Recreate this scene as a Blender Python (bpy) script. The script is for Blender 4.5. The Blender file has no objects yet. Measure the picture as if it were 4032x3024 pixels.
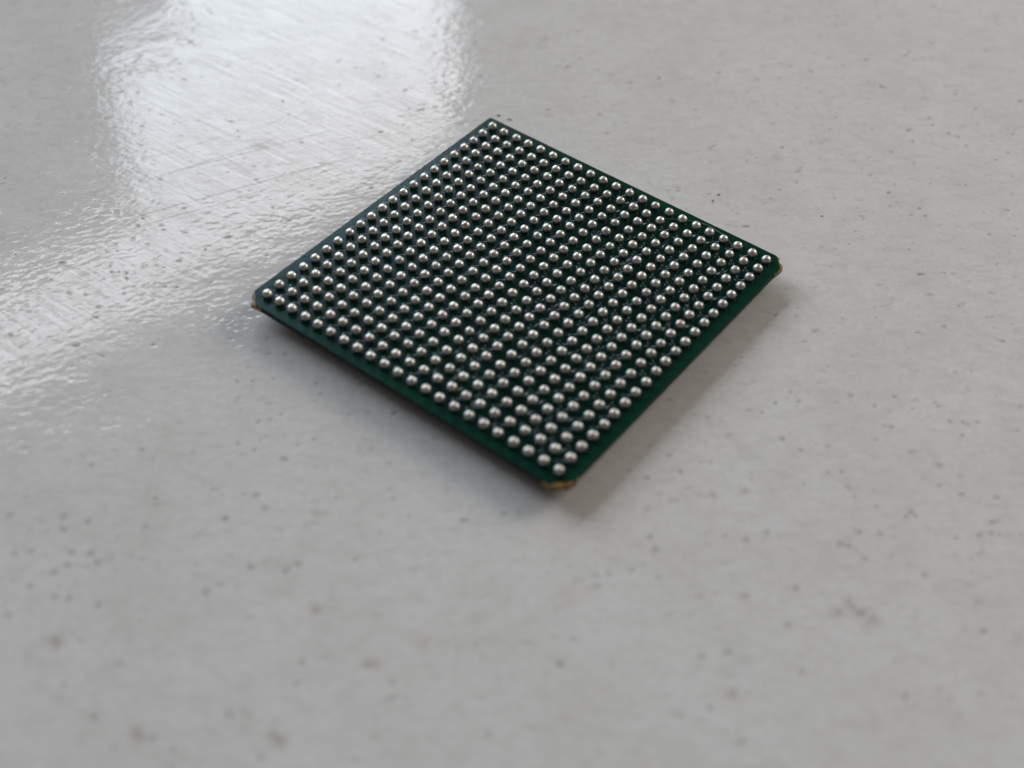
import bpy, bmesh, math, random
import numpy as np
from mathutils import Matrix, Vector

random.seed(11)
rng = np.random.default_rng(5)
scene = bpy.context.scene
col = scene.collection
MM = 0.001                      # the chip is 23 mm across; the scene is in metres

# ------------------------------------------------------------------ camera
cam_data = bpy.data.cameras.new('camera')
cam_data.sensor_width = 36.0
cam_data.sensor_fit = 'HORIZONTAL'
cam_data.lens = 47.24
cam_data.clip_start = 0.002
cam_data.clip_end = 20.0
cam_data.dof.use_dof = True
cam_data.dof.focus_distance = 0.0835
cam_data.dof.aperture_fstop = 29.0
cam = bpy.data.objects.new('camera', cam_data)
col.objects.link(cam)
cam.matrix_world = Matrix((
    (0.99941, -0.03431, 0.0, -0.35091 * MM),
    (0.02502, 0.72866, -0.68442, -58.92783 * MM),
    (0.02348, 0.68402, 0.72909, 55.02290 * MM),
    (0, 0, 0, 1)))
scene.camera = cam

# ------------------------------------------------------------------ light
world = bpy.data.worlds.new('World')
scene.world = world
world.use_nodes = True
bg = world.node_tree.nodes['Background']
bg.inputs['Color'].default_value = (1.0, 0.95, 0.89, 1)      # warm bounce of the room
bg.inputs['Strength'].default_value = 0.08

WALL_AZ = math.radians(-45)     # the window wall lies behind and to the left
WALL_D = 1.0


def pane(name, u0, u1, z0, z1, radiance, colour, az=WALL_AZ, dist=WALL_D):
    """one lit pane as an area lamp lying in a wall that faces the chip from azimuth az"""
    n_dir = Vector((math.sin(az), math.cos(az), 0))
    u_dir = Vector((math.cos(az), -math.sin(az), 0))
    ld = bpy.data.lights.new(name, 'AREA')
    ld.shape = 'RECTANGLE'
    ld.size = u1 - u0
    ld.size_y = z1 - z0
    ld.energy = radiance * math.pi * (u1 - u0) * (z1 - z0)
    ld.color = colour
    o = bpy.data.objects.new(name, ld)
    col.objects.link(o)
    c = n_dir * dist + u_dir * (u0 + u1) / 2 + Vector((0, 0, (z0 + z1) / 2))
    o.matrix_world = Matrix.Translation(c) @ Matrix((
        (u_dir.x, 0, n_dir.x, 0), (u_dir.y, 0, n_dir.y, 0), (0, 1, 0, 0), (0, 0, 0, 1)))
    return o


DAY = (0.815, 0.903, 1.0)
HAZE = (0.93, 0.945, 1.0)
pane('window_low_light', 0.530, 0.880, 0.30, 0.66, 6.0, DAY)
pane('window_mid_light', 0.445, 0.880, 0.66, 0.80, 6.0, DAY)
pane('window_high_light', 0.445, 0.880, 0.80, 0.98, 5.6, HAZE)
pane('window_top_light', 0.150, 0.445, 0.865, 0.98, 6.3, HAZE)
pane('window_side_light', -0.35, 0.150, 0.30, 0.98, 5.0, DAY)
# warm fill added out of view, brightening the table's right and shading near left
pane('side_fill_light', -0.07, 0.07, 0.08, 0.25, 6.9, (1.0, 0.91, 0.81), math.radians(58), 0.33)

scene.render.engine = 'CYCLES'
scene.cycles.use_denoising = True
scene.cycles.denoising_input_passes = 'RGB_ALBEDO_NORMAL'
scene.cycles.denoising_prefilter = 'ACCURATE'
scene.cycles.use_adaptive_sampling = False
scene.cycles.max_bounces = 6
scene.view_settings.view_transform = 'Standard'
scene.view_settings.look = 'None'
scene.view_settings.gamma = 1.0
scene.view_settings.use_curve_mapping = False
scene.view_settings.exposure = 0.52

# ------------------------------------------------------------------ helpers
def tag(o, label=None, cat=None, group=None, kind=None):
    if label: o['label'] = label
    if cat: o['category'] = cat
    if group: o['group'] = group
    if kind: o['kind'] = kind
    return o


def link(name, mesh, material=None, parent=None, smooth=True):
    if material and not mesh.materials:
        mesh.materials.append(material)
    if smooth:
        mesh.polygons.foreach_set('use_smooth', [True] * len(mesh.polygons))
    o = bpy.data.objects.new(name, mesh)
    col.objects.link(o)
    o.parent = parent
    return o


class Nodes:
    def __init__(self, name):
        self.m = bpy.data.materials.new(name)
        self.m.use_nodes = True
        self.t = self.m.node_tree
        self.b = self.t.nodes['Principled BSDF']

    def n(self, kind, **props):
        nd = self.t.nodes.new(kind)
        for k, v in props.items():
            setattr(nd, k, v)
        return nd

    def l(self, a, b):
        self.t.links.new(a, b)

    def math(self, op, a, b=None, clamp=False):
        nd = self.n('ShaderNodeMath', operation=op, use_clamp=clamp)
        for i, v in enumerate((a, b)):
            if v is None: continue
            if isinstance(v, (int, float)): nd.inputs[i].default_value = v
            else: self.l(v, nd.inputs[i])
        return nd.outputs[0]

    def mix(self, fac, a, b):
        nd = self.n('ShaderNodeMix', data_type='RGBA')
        for s, v in ((nd.inputs[0], fac), (nd.inputs[6], a), (nd.inputs[7], b)):
            if isinstance(v, (int, float)): s.default_value = v
            elif isinstance(v, tuple): s.default_value = (*v, 1)
            else: self.l(v, s)
        return nd.outputs[2]

    def noise(self, scale, detail=2, rough=0.5, coord=None, out=0):
        nd = self.n('ShaderNodeTexNoise')
        nd.inputs['Scale'].default_value = scale
        nd.inputs['Detail'].default_value = detail
        nd.inputs['Roughness'].default_value = rough
        if coord is not None: self.l(coord, nd.inputs['Vector'])
        return nd.outputs[out]

    def coord(self, scale=(1, 1, 1), rot=(0, 0, 0)):
        tc = self.n('ShaderNodeTexCoord')
        mp = self.n('ShaderNodeMapping', vector_type='TEXTURE')     # turn first, then stretch
        mp.inputs['Scale'].default_value = tuple(1 / s for s in scale)
        mp.inputs['Rotation'].default_value = rot
        self.l(tc.outputs['Object'], mp.inputs['Vector'])
        return mp.outputs[0]

    def ramp(self, fac, lo, hi):
        nd = self.n('ShaderNodeMapRange', interpolation_type='SMOOTHSTEP')
        self.l(fac, nd.inputs[0])
        nd.inputs[1].default_value = lo
        nd.inputs[2].default_value = hi
        return nd.outputs[0]

    def bump(self, height, dist, strength=1.0):
        nd = self.n('ShaderNodeBump')
        nd.inputs['Strength'].default_value = strength
        nd.inputs['Distance'].default_value = dist
        self.l(height, nd.inputs['Height'])
        self.l(nd.outputs[0], self.b.inputs['Normal'])
        return nd

    def set(self, **kw):
        for k, v in kw.items():
            s = self.b.inputs[k.replace('_', ' ')]
            if isinstance(v, (int, float)): s.default_value = v
            elif isinstance(v, tuple): s.default_value = (*v, 1)
            else: self.l(v, s)

# pits and stains in the table coating: x, y, radius (mm), strength, 0 pit / 1 brown stain / 2 brown streak
PITS = [(-24.73,0.84,0.1,0.85,0), (-24.28,0.87,0.1,0.85,0), (-23.82,0.8,0.1,0.85,0), (-23.7,0.33,0.1,0.85,0), (-19.47,3.16,0.1,0.85,0), 
(-25.79,-1.18,0.1,0.85,0), (-20.53,-0.3,0.1,0.85,0), (-38.72,30.65,0.1,0.85,0), (-23.94,5.9,0.1,0.85,0), (-27.27,7.48,0.1,0.85,0), (-25.95,9.15,0.1,0.85,0), 
(-25.79,6.42,0.1,0.85,0), (-17.47,-2.85,0.1,0.85,0), (-21.25,-0.31,0.1,0.85,0), (-33.58,9.47,0.1,0.85,0), (-30.89,2.17,0.1,0.85,0), (-28.16,0.01,0.1,0.85,0), 
(-19.51,15.34,0.1,0.85,0), (-7.43,18.38,0.1,0.85,0), (-8.14,18.48,0.1,0.85,0), (-19.91,-13.02,0.16,0.75,0), (-22.34,-14.18,0.16,0.75,0), 
(-0.57,-16.46,0.22,0.45,0), (-14.87,-21.82,0.22,0.45,0), (7.16,-18.39,0.22,0.45,0), (6.96,-17.62,0.22,0.45,0), (13.97,-20.5,0.22,0.45,0), 
(17.02,-17.77,0.22,0.45,0), (9.05,-24.54,0.22,0.45,0), (-0.87,-29.03,0.22,0.45,0), (25.09,-1.4,0.22,0.45,0), (9.24,-27.28,0.22,0.45,0), 
(10.31,-26.52,0.4,0.4,1), (16.93,-21.81,0.4,0.4,1), (-10.22,-29.65,0.4,0.4,1), (-10.52,-29.44,0.4,0.4,1), (-6.62,-25.54,0.22,0.5,2), (-6.36,-25.53,0.22,0.5,2), 
(13.56,-8.79,0.17,0.5,0), (14.37,-8.05,0.17,0.5,0), (15.68,-7.83,0.17,0.5,0), (19.91,-8,0.17,0.5,0), (23.48,-7.87,0.17,0.5,0), (23.92,-8.98,0.17,0.5,0), 
(24.63,-8.99,0.17,0.5,0), (24.88,-9.12,0.17,0.5,0), (25.46,-8.95,0.17,0.5,0), (20.61,-9.56,0.17,0.5,0), (21.16,-7.23,0.17,0.5,0), (17.38,-12.84,0.17,0.5,0), 
(16.62,-12.96,0.17,0.5,0), (20.31,-15.74,0.22,0.45,0), (20.64,-15.43,0.22,0.45,0), (23.54,-14.13,0.22,0.45,0), (25.35,-14.25,0.22,0.45,0), 
(17.73,-16.86,0.22,0.45,0), (18.75,-16.94,0.22,0.45,0), (16.67,-17.63,0.22,0.45,0), (17.74,-18.56,0.22,0.45,0), (14.02,-20.5,0.22,0.45,0), 
(13.37,-22.63,0.22,0.45,0), (20.61,-19.39,0.22,0.45,0), (22.65,-17.01,0.22,0.45,0), (23.89,-16.8,0.22,0.45,0), (24.53,-16.62,0.22,0.45,0), 
(11.82,-17.58,0.22,0.45,0), (12.96,-17.06,0.22,0.45,0), (10.32,-14.76,0.26,0.4,1), (12.03,-14.39,0.26,0.4,1), (22.66,-12.17,0.26,0.4,1), 
(11.39,-21.04,0.26,0.4,1), (17.09,-21.72,0.38,0.35,1), (15.87,-21.82,0.38,0.35,1), (17.55,-22.13,0.38,0.35,1), (16.61,-21.41,0.38,0.35,1), 
(-25.63,-17.67,0.24,0.45,0), (-24.79,-19.98,0.24,0.45,0), (-24,-19.85,0.24,0.45,0), (-21.98,-19.81,0.24,0.45,0), (-21.99,-20.57,0.24,0.45,0), 
(-22.53,-21.02,0.24,0.45,0), (-23.49,-21.89,0.24,0.45,0), (-21.42,-22.54,0.24,0.45,0), (-22.12,-22.47,0.24,0.45,0), (-21.01,-19.82,0.24,0.45,0), 
(-20.53,-20.37,0.24,0.45,0), (-24.08,-23.59,0.24,0.45,0), (-19.91,-22.84,0.24,0.45,0), (-18.7,-28.85,0.24,0.45,0), (-15.86,-29.75,0.24,0.45,0), 
(-10.91,-30.48,0.24,0.45,0), (-12.82,-16.62,0.24,0.45,0), (-12.67,-28.46,0.24,0.45,0), (-14.94,-21.86,0.24,0.45,0), (-13,-20.34,0.24,0.45,0), 
(-11.24,-20.45,0.24,0.45,0), (-10.68,-20.01,0.24,0.45,0), (-18.65,-18.06,0.24,0.45,0), (-14.72,-17.35,0.24,0.45,0), (-21.63,-17.89,0.24,0.45,0), 
(-22.92,-17.65,0.24,0.45,0), (-21.61,-24.88,0.34,0.4,1), (-16.49,-29.74,0.34,0.4,1), (-9.48,-22.72,0.34,0.4,1), (-10.24,-29.77,0.34,0.4,1), 
(-16.65,-29.47,0.34,0.4,1), (-21.37,-25.09,0.34,0.4,1), (-10.14,-16.82,0.2,0.35,2), (-9.9,-16.83,0.2,0.35,2), (-9.7,-16.78,0.2,0.35,2), 
(-14.94,-12.33,0.16,0.5,0), (-14.85,-7.75,0.16,0.5,0), (-15.73,-7.8,0.16,0.5,0), (-10.94,-8.52,0.16,0.5,0), (-12.92,-10.15,0.16,0.5,0), 
(-13.47,-10.53,0.16,0.5,0), (-14.08,-10.71,0.16,0.5,0), (-10.9,-11.85,0.16,0.5,0), (-7.8,-12.39,0.16,0.5,0), (-14.56,-4.3,0.16,0.5,0), 
(-13.38,-5.58,0.16,0.5,0), (-14.28,-5.62,0.16,0.5,0), (23.49,32.38,0.2,0.5,0), (26.75,32.49,0.2,0.5,0), (19.1,25.39,0.2,0.5,0), (20.52,24.81,0.2,0.5,0), 
(22.96,25.68,0.2,0.5,0), (28.11,19.54,0.2,0.5,0), (28.2,18.72,0.2,0.5,0), (26.47,16.76,0.2,0.5,0), (29.15,17.84,0.2,0.5,0), (29.71,17.45,0.2,0.5,0), 
(33.6,18,0.2,0.5,0), (20,22.65,0.13,0.5,0), (20.89,22.18,0.13,0.5,0), (17.59,20.56,0.13,0.5,0), (20.28,20.14,0.13,0.5,0), (21.54,19.25,0.13,0.5,0), 
(20.95,17.81,0.13,0.5,0), (23.91,17.98,0.13,0.5,0), (17,18.29,0.13,0.5,0), (30.07,16.48,0.13,0.5,0), (23.81,34.7,0.13,0.5,0), (14.83,13.94,0.13,0.5,0), 
(18.37,13.41,0.13,0.5,0), (31.01,14.54,0.13,0.5,0), (15.53,14.33,0.13,0.5,0), (15.22,14.58,0.13,0.5,0), (17.94,11.81,0.13,0.5,0), (16.72,10.96,0.13,0.5,0), 
(20.2,10.31,0.13,0.5,0), (23.73,9.68,0.13,0.5,0), (21.72,8.53,0.13,0.5,0), (26.82,12.17,0.13,0.5,0), (29.15,12.15,0.13,0.5,0), (28.73,12.16,0.13,0.5,0), 
(15.49,17.29,0.13,0.5,0)]

# ------------------------------------------------------------------ materials
def table_material():
    k = Nodes('white_table_coating')
    at = k.n('ShaderNodeAttribute', attribute_name='pit')
    st = k.n('ShaderNodeAttribute', attribute_name='stain')
    sc = k.n('ShaderNodeAttribute', attribute_name='scratch')
    c0 = k.coord()
    blotch = k.ramp(k.noise(140, 4, 0.6, c0), 0.35, 0.7)
    fine = k.noise(2600, 3, 0.6, c0)
    colr = k.mix(blotch, TABLE_A, TABLE_B)
    colr = k.mix(k.math('MULTIPLY', k.ramp(fine, 0.3, 0.75), 0.20), colr, (0.40, 0.39, 0.37))  # mottling here and on the next line puts bump shading into the colour
    colr = k.mix(k.math('MULTIPLY', k.ramp(k.noise(900, 4, 0.65, k.coord((0.8, 1.3, 1))), 0.42, 0.72), 0.20), colr, (0.40, 0.385, 0.36))
    fleck = k.ramp(k.noise(1500, 5, 0.7, k.coord((0.75, 1.35, 1), (0, 0, 0.3))), 0.60, 0.74)
    colr = k.mix(k.math('MULTIPLY', fleck, 0.46), colr, (0.26, 0.245, 0.22))
    colr = k.mix(k.math('MULTIPLY', st.outputs['Fac'], 0.75), colr, (0.22, 0.17, 0.12))
    colr = k.mix(at.outputs['Fac'], colr, (0.085, 0.08, 0.075))
    k.set(Base_Color=colr)
    rough = k.math('ADD', k.math('MULTIPLY', k.noise(420, 3, 0.6, c0), 0.08), TABLE_R)
    rough = k.math('ADD', rough, k.math('MULTIPLY', at.outputs['Fac'], 0.5), True)
    rough = k.math('ADD', rough, k.math('MULTIPLY', sc.outputs['Fac'], 0.35), True)
    k.set(Roughness=rough, IOR=TABLE_IOR)
    hair = k.ramp(k.noise(1.0, 3, 0.65, k.coord((210, 5200, 1), (0, 0, math.radians(-33)))), 0.30, 0.70)
    spec = k.math('SUBTRACT', k.math('ADD', k.math('MULTIPLY', hair, 0.19), 0.13), k.math('MULTIPLY', k.math('ADD', at.outputs['Fac'], sc.outputs['Fac']), 0.4), True)
    k.set(Specular_IOR_Level=spec)
    brush = k.noise(1.0, 2, 0.6, k.coord((420, 4200, 1), (0, 0, math.radians(-33))))
    k.bump(k.math('ADD', brush, k.math('MULTIPLY', k.noise(5200, 3, 0.6, c0), 0.6)), 2.4e-6)
    return k.m


TABLE_A, TABLE_B, TABLE_R, TABLE_IOR = (0.690, 0.680, 0.671), (0.645, 0.6335, 0.621), 0.035, 1.52


def mask_material(name='green_solder_mask', rough=0.20, spec=0.16, tint=(0.32, 0.62, 1.0)):
    k = Nodes(name)
    c0 = k.coord()
    v = k.ramp(k.noise(320, 3, 0.6, c0), 0.3, 0.72)
    colr = k.mix(v, (0.0030, 0.031, 0.0185), (0.0048, 0.041, 0.0215))
    sep = k.n('ShaderNodeSeparateXYZ')
    k.l(c0, sep.inputs[0])
    rim = k.math('MAXIMUM', k.math('ABSOLUTE', sep.outputs[0]), k.math('ABSOLUTE', sep.outputs[1]))
    rim = k.ramp(k.math('ADD', rim, k.math('MULTIPLY', k.noise(500, 2, 0.5, c0), 0.0003)), 0.01092, 0.01118)
    copper = k.ramp(k.noise(450, 1, 0.4, k.coord((1, 1, 1), (0, 0, 0.78))), 0.46, 0.54)     # copper fill shows through as darker areas
    colr = k.mix(k.math('MULTIPLY', k.math('SUBTRACT', 1.0, rim), k.math('ADD', 0.46, k.math('MULTIPLY', copper, 0.14))), colr, (0.0012, 0.009, 0.0095))
    k.set(Base_Color=colr, Roughness=rough, IOR=1.5, Specular_IOR_Level=spec, Specular_Tint=tint)  # blue tint put into the sheen stands in for reflected sky
    k.bump(k.noise(2400, 2, 0.5, c0), 6e-6)
    return k.m


def solder_material():
    k = Nodes('solder_metal')
    c0 = k.coord()
    g = k.noise(16000, 3, 0.65, c0)
    colr = k.mix(k.ramp(g, 0.3, 0.75), (0.69, 0.67, 0.63), (0.62, 0.60, 0.565))
    geo = k.n('ShaderNodeNewGeometry')                         # each ball has tarnished differently
    tone = k.ramp(k.noise(1300, 1, 0.5, geo.outputs['Position']), 0.3, 0.7)
    colr = k.mix(k.math('MULTIPLY', tone, 0.45), colr, (0.40, 0.38, 0.345))
    k.set(Base_Color=colr, Metallic=1.0)
    k.set(Roughness=k.math('ADD', k.math('MULTIPLY', k.noise(9000, 2, 0.5, c0), 0.18), 0.35))
    k.bump(g, 4e-6)
    return k.m


def plain(name, a, b, scale, rough, bump=0.0, **kw):
    k = Nodes(name)
    c0 = k.coord()
    nz = k.noise(scale, 4, 0.6, c0)
    k.set(Base_Color=k.mix(k.ramp(nz, 0.35, 0.65), a, b), Roughness=rough, **kw)
    if bump:
        k.bump(nz, bump)
    return k.m


M_table = table_material()
M_mask = mask_material()
M_via = mask_material('glossy_raised_mask', 0.30, 0.9, (0.62, 0.82, 1.0))
M_solder = solder_material()
M_core = plain('laminate_edge', (0.0025, 0.0085, 0.0055), (0.005, 0.010, 0.006), 1800, 0.75, 2e-5)
M_amber = plain('bare_amber_laminate', (0.42, 0.215, 0.014), (0.045, 0.026, 0.007), 4200, 0.42, 3e-5)
M_mold = plain('black_mould_compound', (0.012, 0.012, 0.013), (0.02, 0.02, 0.02), 3000, 0.55, 1e-5)
M_crumb = plain('brown_crumb', (0.30, 0.20, 0.085), (0.15, 0.10, 0.05), 5000, 0.6, 2e-5)
M_flake = plain('clear_flake', (0.55, 0.52, 0.46), (0.35, 0.32, 0.28), 5000, 0.15, 2e-5)
M_fibre = plain('pale_fibre', (0.30, 0.36, 0.29), (0.22, 0.28, 0.21), 3000, 0.35, 0.0)

# ------------------------------------------------------------------ tabletop
# one sheet: a fine grid under and round the chip, wide cells out to the table's edge
STEP = 0.10
gx = np.arange(-50, 50.001, STEP)
gy = np.arange(-40, 46.001, STEP)
ny, nx = len(gy), len(gx)


def streaks(angle, across, along, slope_rms):
    """random relief (mm) of given grain direction and lengths, scaled to an rms slope"""
    fx = np.fft.fftfreq(nx, STEP)[None, :]
    fy = np.fft.fftfreq(ny, STEP)[:, None]
    a = math.radians(angle)
    fu = fx * math.cos(a) + fy * math.sin(a)
    fv = -fx * math.sin(a) + fy * math.cos(a)
    q = np.sqrt((fu * along) ** 2 + (fv * across) ** 2)
    filt = q / (1 + q ** 2) ** 1.75
    f = np.fft.fft2(rng.standard_normal((ny, nx))) * filt
    h = np.fft.ifft2(f).real
    sy, sx = np.gradient(h, STEP)
    return h * slope_rms / math.sqrt((sx ** 2 + sy ** 2).mean())


relief = (streaks(16, 0.50, 1.1, 0.0115) + streaks(26, 0.28, 0.5, 0.0085) + streaks(14, 1.0, 2.2, 0.005)
          + streaks(-32, 0.30, 4.0, 0.0035) + streaks(10, 6.0, 9.0, 0.0035))
# the film is rougher in patches
patch = streaks(0, 12, 16, 1.0); patch = patch / np.abs(patch).max()
relief *= 0.95 * np.clip(1.0 + 1.3 * patch, 0.4, 2.0)
GX, GY = np.meshgrid(gx, gy)
pit = np.zeros((ny, nx)); stain = np.zeros((ny, nx)); scratch = np.zeros((ny, nx))


def stamp(x, y, r, strength, field, soft=0.5, angle=0.0, aspect=1.0):
    m = r * max(1, aspect) * 2.2 + 0.2
    i0, i1 = np.searchsorted(gx, (x - m, x + m)); j0, j1 = np.searchsorted(gy, (y - m, y + m))
    if i1 - i0 < 2 or j1 - j0 < 2: return
    dx = GX[j0:j1, i0:i1] - x; dy = GY[j0:j1, i0:i1] - y
    u = dx * math.cos(angle) + dy * math.sin(angle); v = -dx * math.sin(angle) + dy * math.cos(angle)
    wob = 1 + 0.14 * np.sin(3 * np.arctan2(v, u) + x * 7) + 0.08 * np.sin(5 * np.arctan2(v, u) + y * 5)
    d = np.sqrt((u / aspect) ** 2 + v ** 2) / (r * wob)
    f = np.clip((1 + soft - d) / (2 * soft), 0, 1); f = f * f * (3 - 2 * f)
    sub = field[j0:j1, i0:i1]
    np.maximum(sub, f * strength, out=sub)


for (x, y, r, s, kind) in PITS:
    if kind == 0:
        stamp(x, y, r * 0.66, s * 0.85, pit, 0.6, random.uniform(0, 3.14), random.uniform(0.9, 1.25))
    else:
        stamp(x, y, r * 0.85, s * 0.8, stain, 0.9, random.uniform(-0.5, 0.5), 1.9 if kind == 2 else 1.2)
        if kind == 1: stamp(x + r * 0.2, y, r * 0.35, s * 0.8, pit, 0.8)
# unlisted smaller pits and smudges, in loose clusters
for c in range(150):
    cx, cy = random.uniform(-50, 50), random.uniform(-40, 46)
    for q in range(random.choice((1, 2, 3, 5))):
        r = random.choice((0.05, 0.06, 0.07, 0.09, 0.12))
        stamp(cx + random.gauss(0, 1.1), cy + random.gauss(0, 0.9), r,
              random.uniform(0.12, 0.5), pit, 0.6, random.uniform(0, 3.14), random.uniform(0.9, 1.4))
for c in range(4600):                                          # fine flecks, drawn out along the grain
    stamp(random.uniform(-50, 50), random.uniform(-40, 46), random.choice((0.045, 0.05, 0.06, 0.075, 0.10)),
          random.choice((0.10, 0.14, 0.2, 0.28, 0.5)) * random.uniform(0.7, 1.3), pit, 0.65, random.gauss(0.2, 0.35), random.uniform(1.0, 2.6))
for c in range(120):
    stamp(random.uniform(-50, 50), random.uniform(-40, 46), random.uniform(0.15, 0.6),
          random.uniform(0.04, 0.14), stain, 0.95, random.uniform(0, 3.14), random.uniform(0.9, 1.5))
for c in range(90):
    stamp(random.uniform(-50, 50), random.uniform(-40, 46), random.uniform(0.2, 0.45),
          random.uniform(0.04, 0.10), pit, 0.95, random.uniform(0, 3.14), random.uniform(0.8, 1.8))
for (x0, y0, x1, y1, s) in ((-26.54, 4.88, -11.10, 13.13, 0.55), (-25.46, 9.06, -15.7, 15.25, 0.4), (-25.55, 4.28, -16.3, 9.27, 0.45),
                            (-24.72, 9.7, -12.2, 16.3, 0.4), (-23.13, 5.21, -17.26, 8.29, 0.3), (-26.37, 11.21, -14.0, 18.2, 0.3),
                            (-24, 11.2, -19.5, 6.2, 0.25), (-21, 11.7, -17, 7.4, 0.25), (-26, 8.4, -22.6, 4.5, 0.25)):
    L = math.hypot(x1 - x0, y1 - y0); ux, uy = (x1 - x0) / L, (y1 - y0) / L
    al = (GX - x0) * ux + (GY - y0) * uy; ac = -(GX - x0) * uy + (GY - y0) * ux + 0.012 * (al - L / 2) ** 2 / L
    f = np.exp(-(ac / 0.05) ** 2) * np.clip(np.minimum(al, L - al) / 2.0, 0, 1)
    scratch = np.maximum(scratch, f * s * 0.95)

edge = np.minimum.reduce([(GX - gx[0]), (gx[-1] - GX), (GY - gy[0]), (gy[-1] - GY)])
relief = (relief - relief.mean()) * np.clip(edge / 6, 0, 1) - 0.02 * pit - 0.0015 * scratch
out_x0 = np.array([-600, -400, -250, -150, -90, -62.0]); out_x1 = -out_x0[::-1]
out_y0 = np.array([-350, -240, -150, -95, -60.0]); out_y1 = np.array([66, 100, 160, 240, 380, 600.0])
fxs = np.concatenate([out_x0, gx, out_x1]); fys = np.concatenate([out_y0, gy, out_y1])


def widen(f):
    return np.pad(f, ((len(out_y0), len(out_y1)), (len(out_x0), len(out_x1))))


FX, FY = np.meshgrid(fxs, fys)
verts = np.stack([FX, FY, widen(relief)], -1).reshape(-1, 3) * MM
w = len(fxs); hgt = len(fys)
ii = (np.arange(hgt - 1)[:, None] * w + np.arange(w - 1)[None, :]).ravel()
quads = np.stack([ii, ii + 1, ii + 1 + w, ii + w], 1).astype(np.int32)
tm = bpy.data.meshes.new('tabletop')
tm.vertices.add(len(verts)); tm.vertices.foreach_set('co', verts.ravel().astype(np.float32))
tm.loops.add(quads.size); tm.loops.foreach_set('vertex_index', quads.ravel())
tm.polygons.add(len(quads))
tm.polygons.foreach_set('loop_start', np.arange(0, quads.size, 4, dtype=np.int32))
tm.update(calc_edges=True)
for nm, f in (('pit', pit), ('stain', stain), ('scratch', scratch)):
    tm.attributes.new(nm, 'FLOAT', 'POINT').data.foreach_set('value', widen(f).ravel().astype(np.float32))
table = link('tabletop', tm, M_table)
tag(table, 'white glossy coated tabletop with fine pits and scratches', 'tabletop', kind='structure')

# ------------------------------------------------------------------ chip
TOP = 1.35                       # height of the solder mask above the table, mm
HALF = 11.45
chip = bpy.data.objects.new('ball_grid_chip', None)
chip.empty_display_size = 0.01
col.objects.link(chip)
chip.rotation_euler = (0, 0, math.radians(-36.352))
tag(chip, 'square green chip lying with its grid of silver solder balls facing up', 'chip')


def prism(outline, z0, z1, bevel=0.0, taper=0.0):
    bm = bmesh.new()
    vs = [bm.verts.new((x * MM, y * MM, z1 * MM)) for x, y in outline]
    top = bm.faces.new(vs)
    if top.normal.z < 0: top.normal_flip()
    r = bmesh.ops.extrude_face_region(bm, geom=[top])
    low = [v for v in r['geom'] if isinstance(v, bmesh.types.BMVert)]
    s = 1.0 + taper
    for v in low:
        v.co.z = z0 * MM; v.co.x *= s; v.co.y *= s
    bm.normal_update()
    bmesh.ops.recalc_face_normals(bm, faces=bm.faces)
    if bevel:
        ed = [e for e in bm.edges if len(e.link_faces) == 2 and all(v.co.z > (z1 - 1e-4) * MM for v in e.verts)
              and abs(e.link_faces[0].normal.z - e.link_faces[1].normal.z) > 0.3]
        bmesh.ops.bevel(bm, geom=ed, offset=bevel * MM, segments=2, affect='EDGES', profile=0.6)
    me = bpy.data.meshes.new('prism')
    bm.to_mesh(me); bm.free()
    return me


def wander(p, q, n, amp):
    """points from p towards q with a slightly uneven cut, q left out"""
    d = np.subtract(q, p); L = np.hypot(*d); nrm = np.array([-d[1], d[0]]) / L
    ph = random.uniform(0, 6)
    return [tuple(np.add(p, d * i / n) + nrm * amp * (math.sin(ph + i * 1.7) * 0.6 + random.uniform(-0.5, 0.5)) * (0 < i)) for i in range(n)]


c = HALF
mask_corners = [(-c + 0.08, c), (c - 0.72, c), (c, c - 0.85), (c, -c + 1.05), (c - 1.0, -c), (-c + 0.86, -c), (-c, -c + 0.80), (-c, c - 0.08)]
outline = []
for i, p in enumerate(mask_corners):
    q = mask_corners[(i + 1) % len(mask_corners)]
    outline += wander(p, q, max(2, int(np.hypot(*np.subtract(q, p)) / 0.55)), 0.007)
outline = outline[::-1]
link('solder_mask', prism(outline, TOP - 0.05, TOP, 0.03), M_mask, chip, smooth=False)
core = [(x * 0.9985, y * 0.9985) for x, y in outline]
link('laminate_core', prism(core, TOP - 0.38, TOP - 0.051), M_core, chip, smooth=False)
m = 10.0
cap = [(-m + .5, -m), (m - .5, -m), (m, -m + .5), (m, m - .5), (m - .5, m), (-m + .5, m), (-m, m - .5), (-m, -m + .5)]
link('mould_cap', prism(cap, 0.01, TOP - 0.382, 0.0, -0.02), M_mold, chip, smooth=False)

# bare laminate shows at three snapped corners
tabs = [
    [(-11.47, -10.64), (-11.46, -10.85), (-11.41, -11.02), (-11.31, -11.12), (-11.16, -11.16), (-11.04, -11.24), (-10.99, -11.38), (-10.96, -11.53),
     (-10.86, -11.61), (-10.72, -11.60), (-10.50, -11.50), (-10.10, -11.475), (-10.10, -11.40), (-10.62, -11.38), (-11.38, -10.66)],
    [(10.62, 11.46), (10.84, 11.50), (11.02, 11.47), (11.06, 11.36), (11.08, 11.24), (11.18, 11.13), (11.30, 11.08), (11.42, 11.03), (11.53, 10.95),
     (11.60, 10.78), (11.60, 10.55), (11.53, 10.32), (11.475, 9.90), (11.38, 9.92), (11.38, 10.60), (10.74, 11.38)],
    [(10.10, -11.47), (10.35, -11.52), (10.60, -11.56), (10.78, -11.56), (10.90, -11.50), (10.96, -11.38), (11.04, -11.27), (11.16, -11.22),
     (11.28, -11.18), (11.40, -11.08), (11.49, -10.93), (11.54, -10.72), (11.54, -10.45), (11.47, -10.05), (11.38, -10.1), (11.38, -10.42), (10.48, -11.38), (10.12, -11.39)],
]
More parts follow.
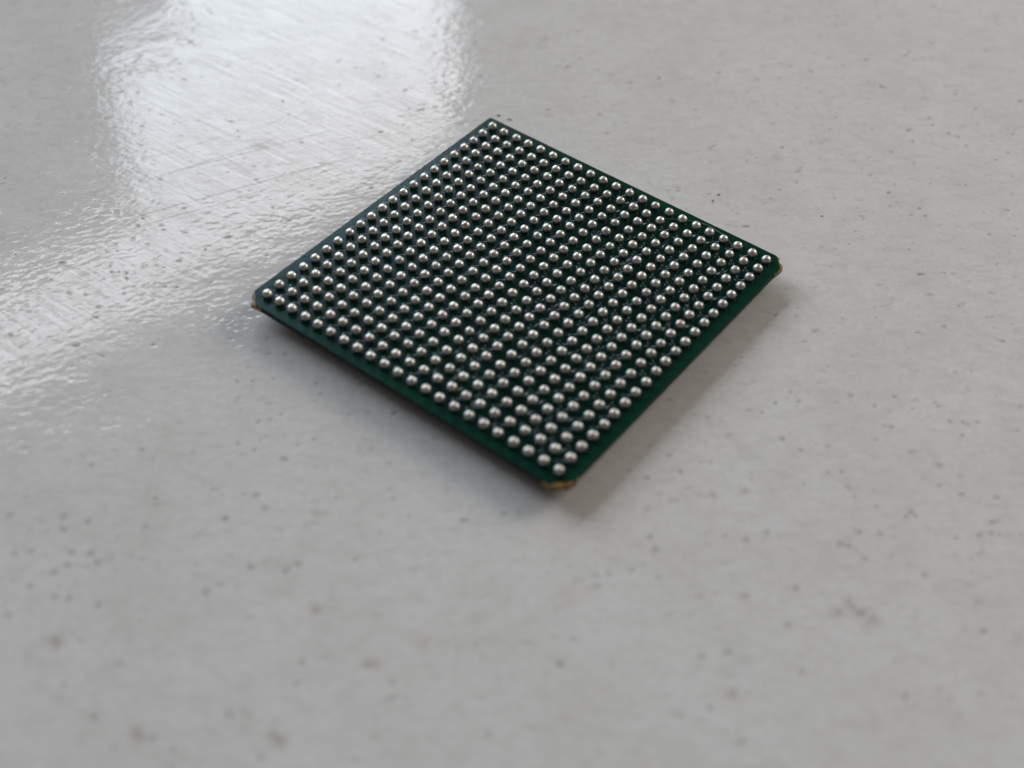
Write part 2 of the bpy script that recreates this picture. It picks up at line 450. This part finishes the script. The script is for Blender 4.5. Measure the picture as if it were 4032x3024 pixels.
for poly in tabs:
    poly = [(x - math.copysign(0.055, x), y - math.copysign(0.055, y)) if abs(x) + abs(y) > 22.1 else (x, y) for x, y in poly]
    link('corner_tab', prism(poly, TOP - 0.34, TOP - 0.056, 0.03), M_amber, chip, smooth=False)

# --- solder balls
R_BALL = 0.292


def ball_mesh(seed):
    r = random.Random(seed)
    bm = bmesh.new()
    bmesh.ops.create_uvsphere(bm, u_segments=20, v_segments=14, radius=R_BALL)
    fx, fy = r.uniform(-0.03, 0.03), r.uniform(-0.03, 0.03)
    flat = r.uniform(0.87, 0.93) * R_BALL
    ph = [r.uniform(0, 6.28) for _ in range(6)]
    for v in bm.verts:
        x, y, z = v.co
        a = math.atan2(y, x)
        k = 1 + 0.014 * math.sin(2 * a + ph[0]) + 0.012 * math.sin(3 * a + ph[1] + z * 9) + 0.012 * math.sin(17 * z + ph[2]) * math.sin(a + ph[3])
        x, y, z = x * k, y * k, z * 0.97
        lim = flat + fx * x + fy * y
        if z > lim:
            z = lim - 0.10 * (z - lim)
        if z < -0.19: z = -0.19
        v.co = (x * MM, y * MM, z * MM)
    me = bpy.data.meshes.new('solder_ball')
    bm.to_mesh(me); bm.free()
    me.materials.append(M_solder)
    me.polygons.foreach_set('use_smooth', [True] * len(me.polygons))
    return me


variants = [ball_mesh(i) for i in range(14)]
cam_pos = cam.matrix_world.translation
rot = Matrix.Rotation(math.radians(-36.352), 4, 'Z')
spots = []
for a in range(22):
    for b in range(22):
        p = Vector(((a - 10.5 + random.gauss(0, 0.012)) * MM, (10.5 - b + random.gauss(0, 0.012)) * MM, (TOP + 0.185) * MM))
        spots.append(((rot @ p - cam_pos).length, a, b, p))
spots.sort(key=lambda s: s[0])
far_bm = bmesh.new()
for i, (d, a, b, p) in enumerate(spots):
    me = random.choice(variants)
    s = random.gauss(1.0, 0.018)
    if (a, b) == (2, 4): s = 0.86
    mt = Matrix.Translation(p) @ Matrix.Rotation(random.uniform(0, 6.28), 4, 'Z') @ Matrix.Scale(s, 4)
    if i < 300:
        o = bpy.data.objects.new('solder_ball', me)
        col.objects.link(o)
        o.parent = chip
        o.matrix_local = mt
    else:
        t = me.copy(); t.transform(mt); far_bm.from_mesh(t); bpy.data.meshes.remove(t)
fm = bpy.data.meshes.new('solder_balls_far')
far_bm.to_mesh(fm); far_bm.free()
fo = link('solder_balls', fm, M_solder, chip)
fo['kind'] = 'stuff'

# --- conductor relief under the mask: a short neck from each ball to a via, and a few longer runs
vb = bmesh.new()


def strip(x0, y0, x1, y1, wd, h):
    L = math.hypot(x1 - x0, y1 - y0)
    if L < 1e-6: return
    ux, uy = (x1 - x0) / L, (y1 - y0) / L
    px, py = -uy * wd / 2, ux * wd / 2
    z0, z1 = (TOP - 0.006) * MM, (TOP + h) * MM
    q = 0.45
    lo = [vb.verts.new(((x + sx * px) * MM, (y + sx * py) * MM, z0)) for x, y, sx in ((x0, y0, 1), (x0, y0, -1), (x1, y1, -1), (x1, y1, 1))]
    hi = [vb.verts.new(((x + sx * px * q) * MM, (y + sx * py * q) * MM, z1)) for x, y, sx in ((x0, y0, 1), (x0, y0, -1), (x1, y1, -1), (x1, y1, 1))]
    vb.faces.new(hi)
    for i in range(4):
        vb.faces.new((lo[i], lo[(i + 1) % 4], hi[(i + 1) % 4], hi[i]))


def via(x, y, r, h, dip):
    n = 12
    rings = []
    for rad, z in ((r, -0.006), (r * 0.78, h * 0.55), (r * 0.45, h), (r * 0.25, h - dip)):
        rings.append([vb.verts.new(((x + rad * math.cos(6.2832 * i / n)) * MM, (y + rad * math.sin(6.2832 * i / n)) * MM, (TOP + z) * MM)) for i in range(n)])
    for k in range(3):
        for i in range(n):
            vb.faces.new((rings[k][i], rings[k][(i + 1) % n], rings[k + 1][(i + 1) % n], rings[k + 1][i]))
    vb.faces.new(rings[3])


for d, a, b, p in spots:
    x, y = p.x / MM, p.y / MM
    if a == 0 and b < 14:
        dx, dy = -0.38, -0.34
    elif a == 0 or b == 21 or a == 21 or b == 0:
        if random.random() < 0.6: continue
        dx, dy = (0.42 if a == 0 else -0.42), (0.42 if b == 21 else -0.42)
    else:
        sx = -1 if a < 11 else (1 if random.random() < 0.5 else -1)
        dx, dy = 0.44 * sx, -0.44 if random.random() < 0.75 else 0.44
    via(x + dx, y + dy, 0.17, 0.024, 0.03 if a == 0 and b < 14 else 0.0)
    strip(x, y, x + dx * 0.8, y + dy * 0.8, 0.14, 0.02)
    if random.random() < 0.45 and 1 < a < 20 and 1 < b < 20:
        ex = random.choice((0.5, 0.5, 1.5)); sg = random.choice((-1, 1))
        strip(x + dx, y + dy, x + dx + 0.12 * sg, y + dy + ex * random.choice((-1, 1)), 0.10, 0.015)
bmesh.ops.recalc_face_normals(vb, faces=vb.faces)
vm = bpy.data.meshes.new('via_relief')
vb.to_mesh(vm); vb.free()
vo = link('via_relief', vm, M_via, chip)
vo['kind'] = 'stuff'

# --- splinters of solder sticking out of some balls
sb = bmesh.new()
for d, a, b, p in random.sample(spots, 70):
    ang = random.gauss(0.75, 0.6)
    el = random.uniform(0.1, 0.7)
    dirv = Vector((math.cos(ang) * math.cos(el), math.sin(ang) * math.cos(el), math.sin(el)))
    base = p + dirv * (R_BALL - 0.03) * MM
    side = dirv.cross(Vector((0, 0, 1))).normalized() * random.uniform(0.02, 0.045) * MM
    up = dirv.cross(side).normalized() * 0.025 * MM
    tip = sb.verts.new(base + dirv * random.uniform(0.07, 0.15) * MM + side * random.uniform(-1, 1))
    ring = [sb.verts.new(base + v) for v in (side, up, -side, -up)]
    for i in range(4): sb.faces.new((ring[i], ring[(i + 1) % 4], tip))
    sb.faces.new(ring[::-1])
sm = bpy.data.meshes.new('solder_splinters')
sb.to_mesh(sm); sb.free()
so = link('solder_splinters', sm, M_solder, chip, smooth=False)
so['kind'] = 'stuff'

# ------------------------------------------------------------------ loose bits
# a curled fibre lying over the far edge of the chip
pts = [(3.55, 10.02, 0.03), (4.31, 10.47, 0.05), (5.04, 10.86, 0.06), (5.87, 11.12, 0.06), (6.66, 11.06, 0.07), (7.38, 10.88, 0.09), (8.0, 10.53, 0.10), (8.35, 10.22, 0.03)]
P = [rot @ Vector((x * MM, y * MM, (TOP + z) * MM)) for x, y, z in pts]
fine = []
for i in range(len(P) - 1):
    p0, p1, p2, p3 = P[max(i - 1, 0)], P[i], P[i + 1], P[min(i + 2, len(P) - 1)]
    for s in range(6):
        t = s / 6
        fine.append(0.5 * ((2 * p1) + (p2 - p0) * t + (2 * p0 - 5 * p1 + 4 * p2 - p3) * t * t + (3 * p1 - p0 - 3 * p2 + p3) * t ** 3))
fine.append(P[-1])
fb = bmesh.new()
rings = []
for i, q in enumerate(fine):
    tdir = (fine[min(i + 1, len(fine) - 1)] - fine[max(i - 1, 0)]).normalized()
    s1 = tdir.cross(Vector((0, 0, 1))).normalized(); s2 = tdir.cross(s1)
    r = 0.019 * MM * (0.45 + 0.55 * math.sin(math.pi * (i + 1) / (len(fine) + 1)))
    rings.append([fb.verts.new(q + r * (s1 * math.cos(6.2832 * k / 6) + s2 * math.sin(6.2832 * k / 6))) for k in range(6)])
for r0, r1 in zip(rings, rings[1:]):
    for k in range(6): fb.faces.new((r0[k], r0[(k + 1) % 6], r1[(k + 1) % 6], r1[k]))
fb.faces.new(rings[0][::-1]); fb.faces.new(rings[-1])
fme = bpy.data.meshes.new('fibre_strand')
fb.to_mesh(fme); fb.free()
tag(link('fibre_strand', fme, M_fibre), 'thin pale curved fibre lying over the far edge of the green chip', 'fibre')


def crumb(name, x, y, size, seed, material, label, cat, curl=0.0, rotz=0.0):
    r = random.Random(seed)
    bm = bmesh.new()
    bmesh.ops.create_icosphere(bm, subdivisions=2, radius=1)
    sx, sy, sz = size
    for v in bm.verts:
        k = 1 + r.uniform(-0.18, 0.18)
        v.co = Vector((v.co.x * sx * k, v.co.y * sy * k, max(v.co.z, -0.8) * sz * k))
        v.co.y += curl * (v.co.x / sx) ** 2 * sy
    bm.transform(Matrix.Rotation(rotz, 4, 'Z'))
    lo = min(v.co.z for v in bm.verts)
    for v in bm.verts: v.co = Vector((v.co.x, v.co.y, v.co.z - lo)) * MM
    me = bpy.data.meshes.new(name)
    bm.to_mesh(me); bm.free()
    o = link(name, me, material, None, smooth=False)
    o.location = (x * MM, y * MM, 0)
    return tag(o, label, cat)


crumb('table_crumb', 12.63, 10.23, (0.13, 0.035, 0.035), 1, M_crumb, 'curved brown fleck on the table beyond the chip, farther of two', 'crumb', -1.6, 0.7)
crumb('table_crumb', 12.24, 9.59, (0.06, 0.085, 0.035), 2, M_crumb, 'brown fleck on the table beyond the chip, nearer of two', 'crumb', 0.4, 0.2)
crumb('table_crumb', 19.15, 8.42, (0.06, 0.045, 0.03), 3, M_crumb, 'tiny rust brown speck on the table far right of the chip', 'crumb', 0.0, 0.2)
crumb('table_crumb', -1.91, 18.1, (0.14, 0.07, 0.04), 4, M_crumb, 'brown crumb on the table just behind the far chip corner', 'crumb', 0.5, -0.4)
crumb('clear_flake', -1.13, 17.7, (0.16, 0.09, 0.05), 5, M_flake, 'clear glossy flake on the table beside the far chip corner', 'flake', 0.5, 0.3)
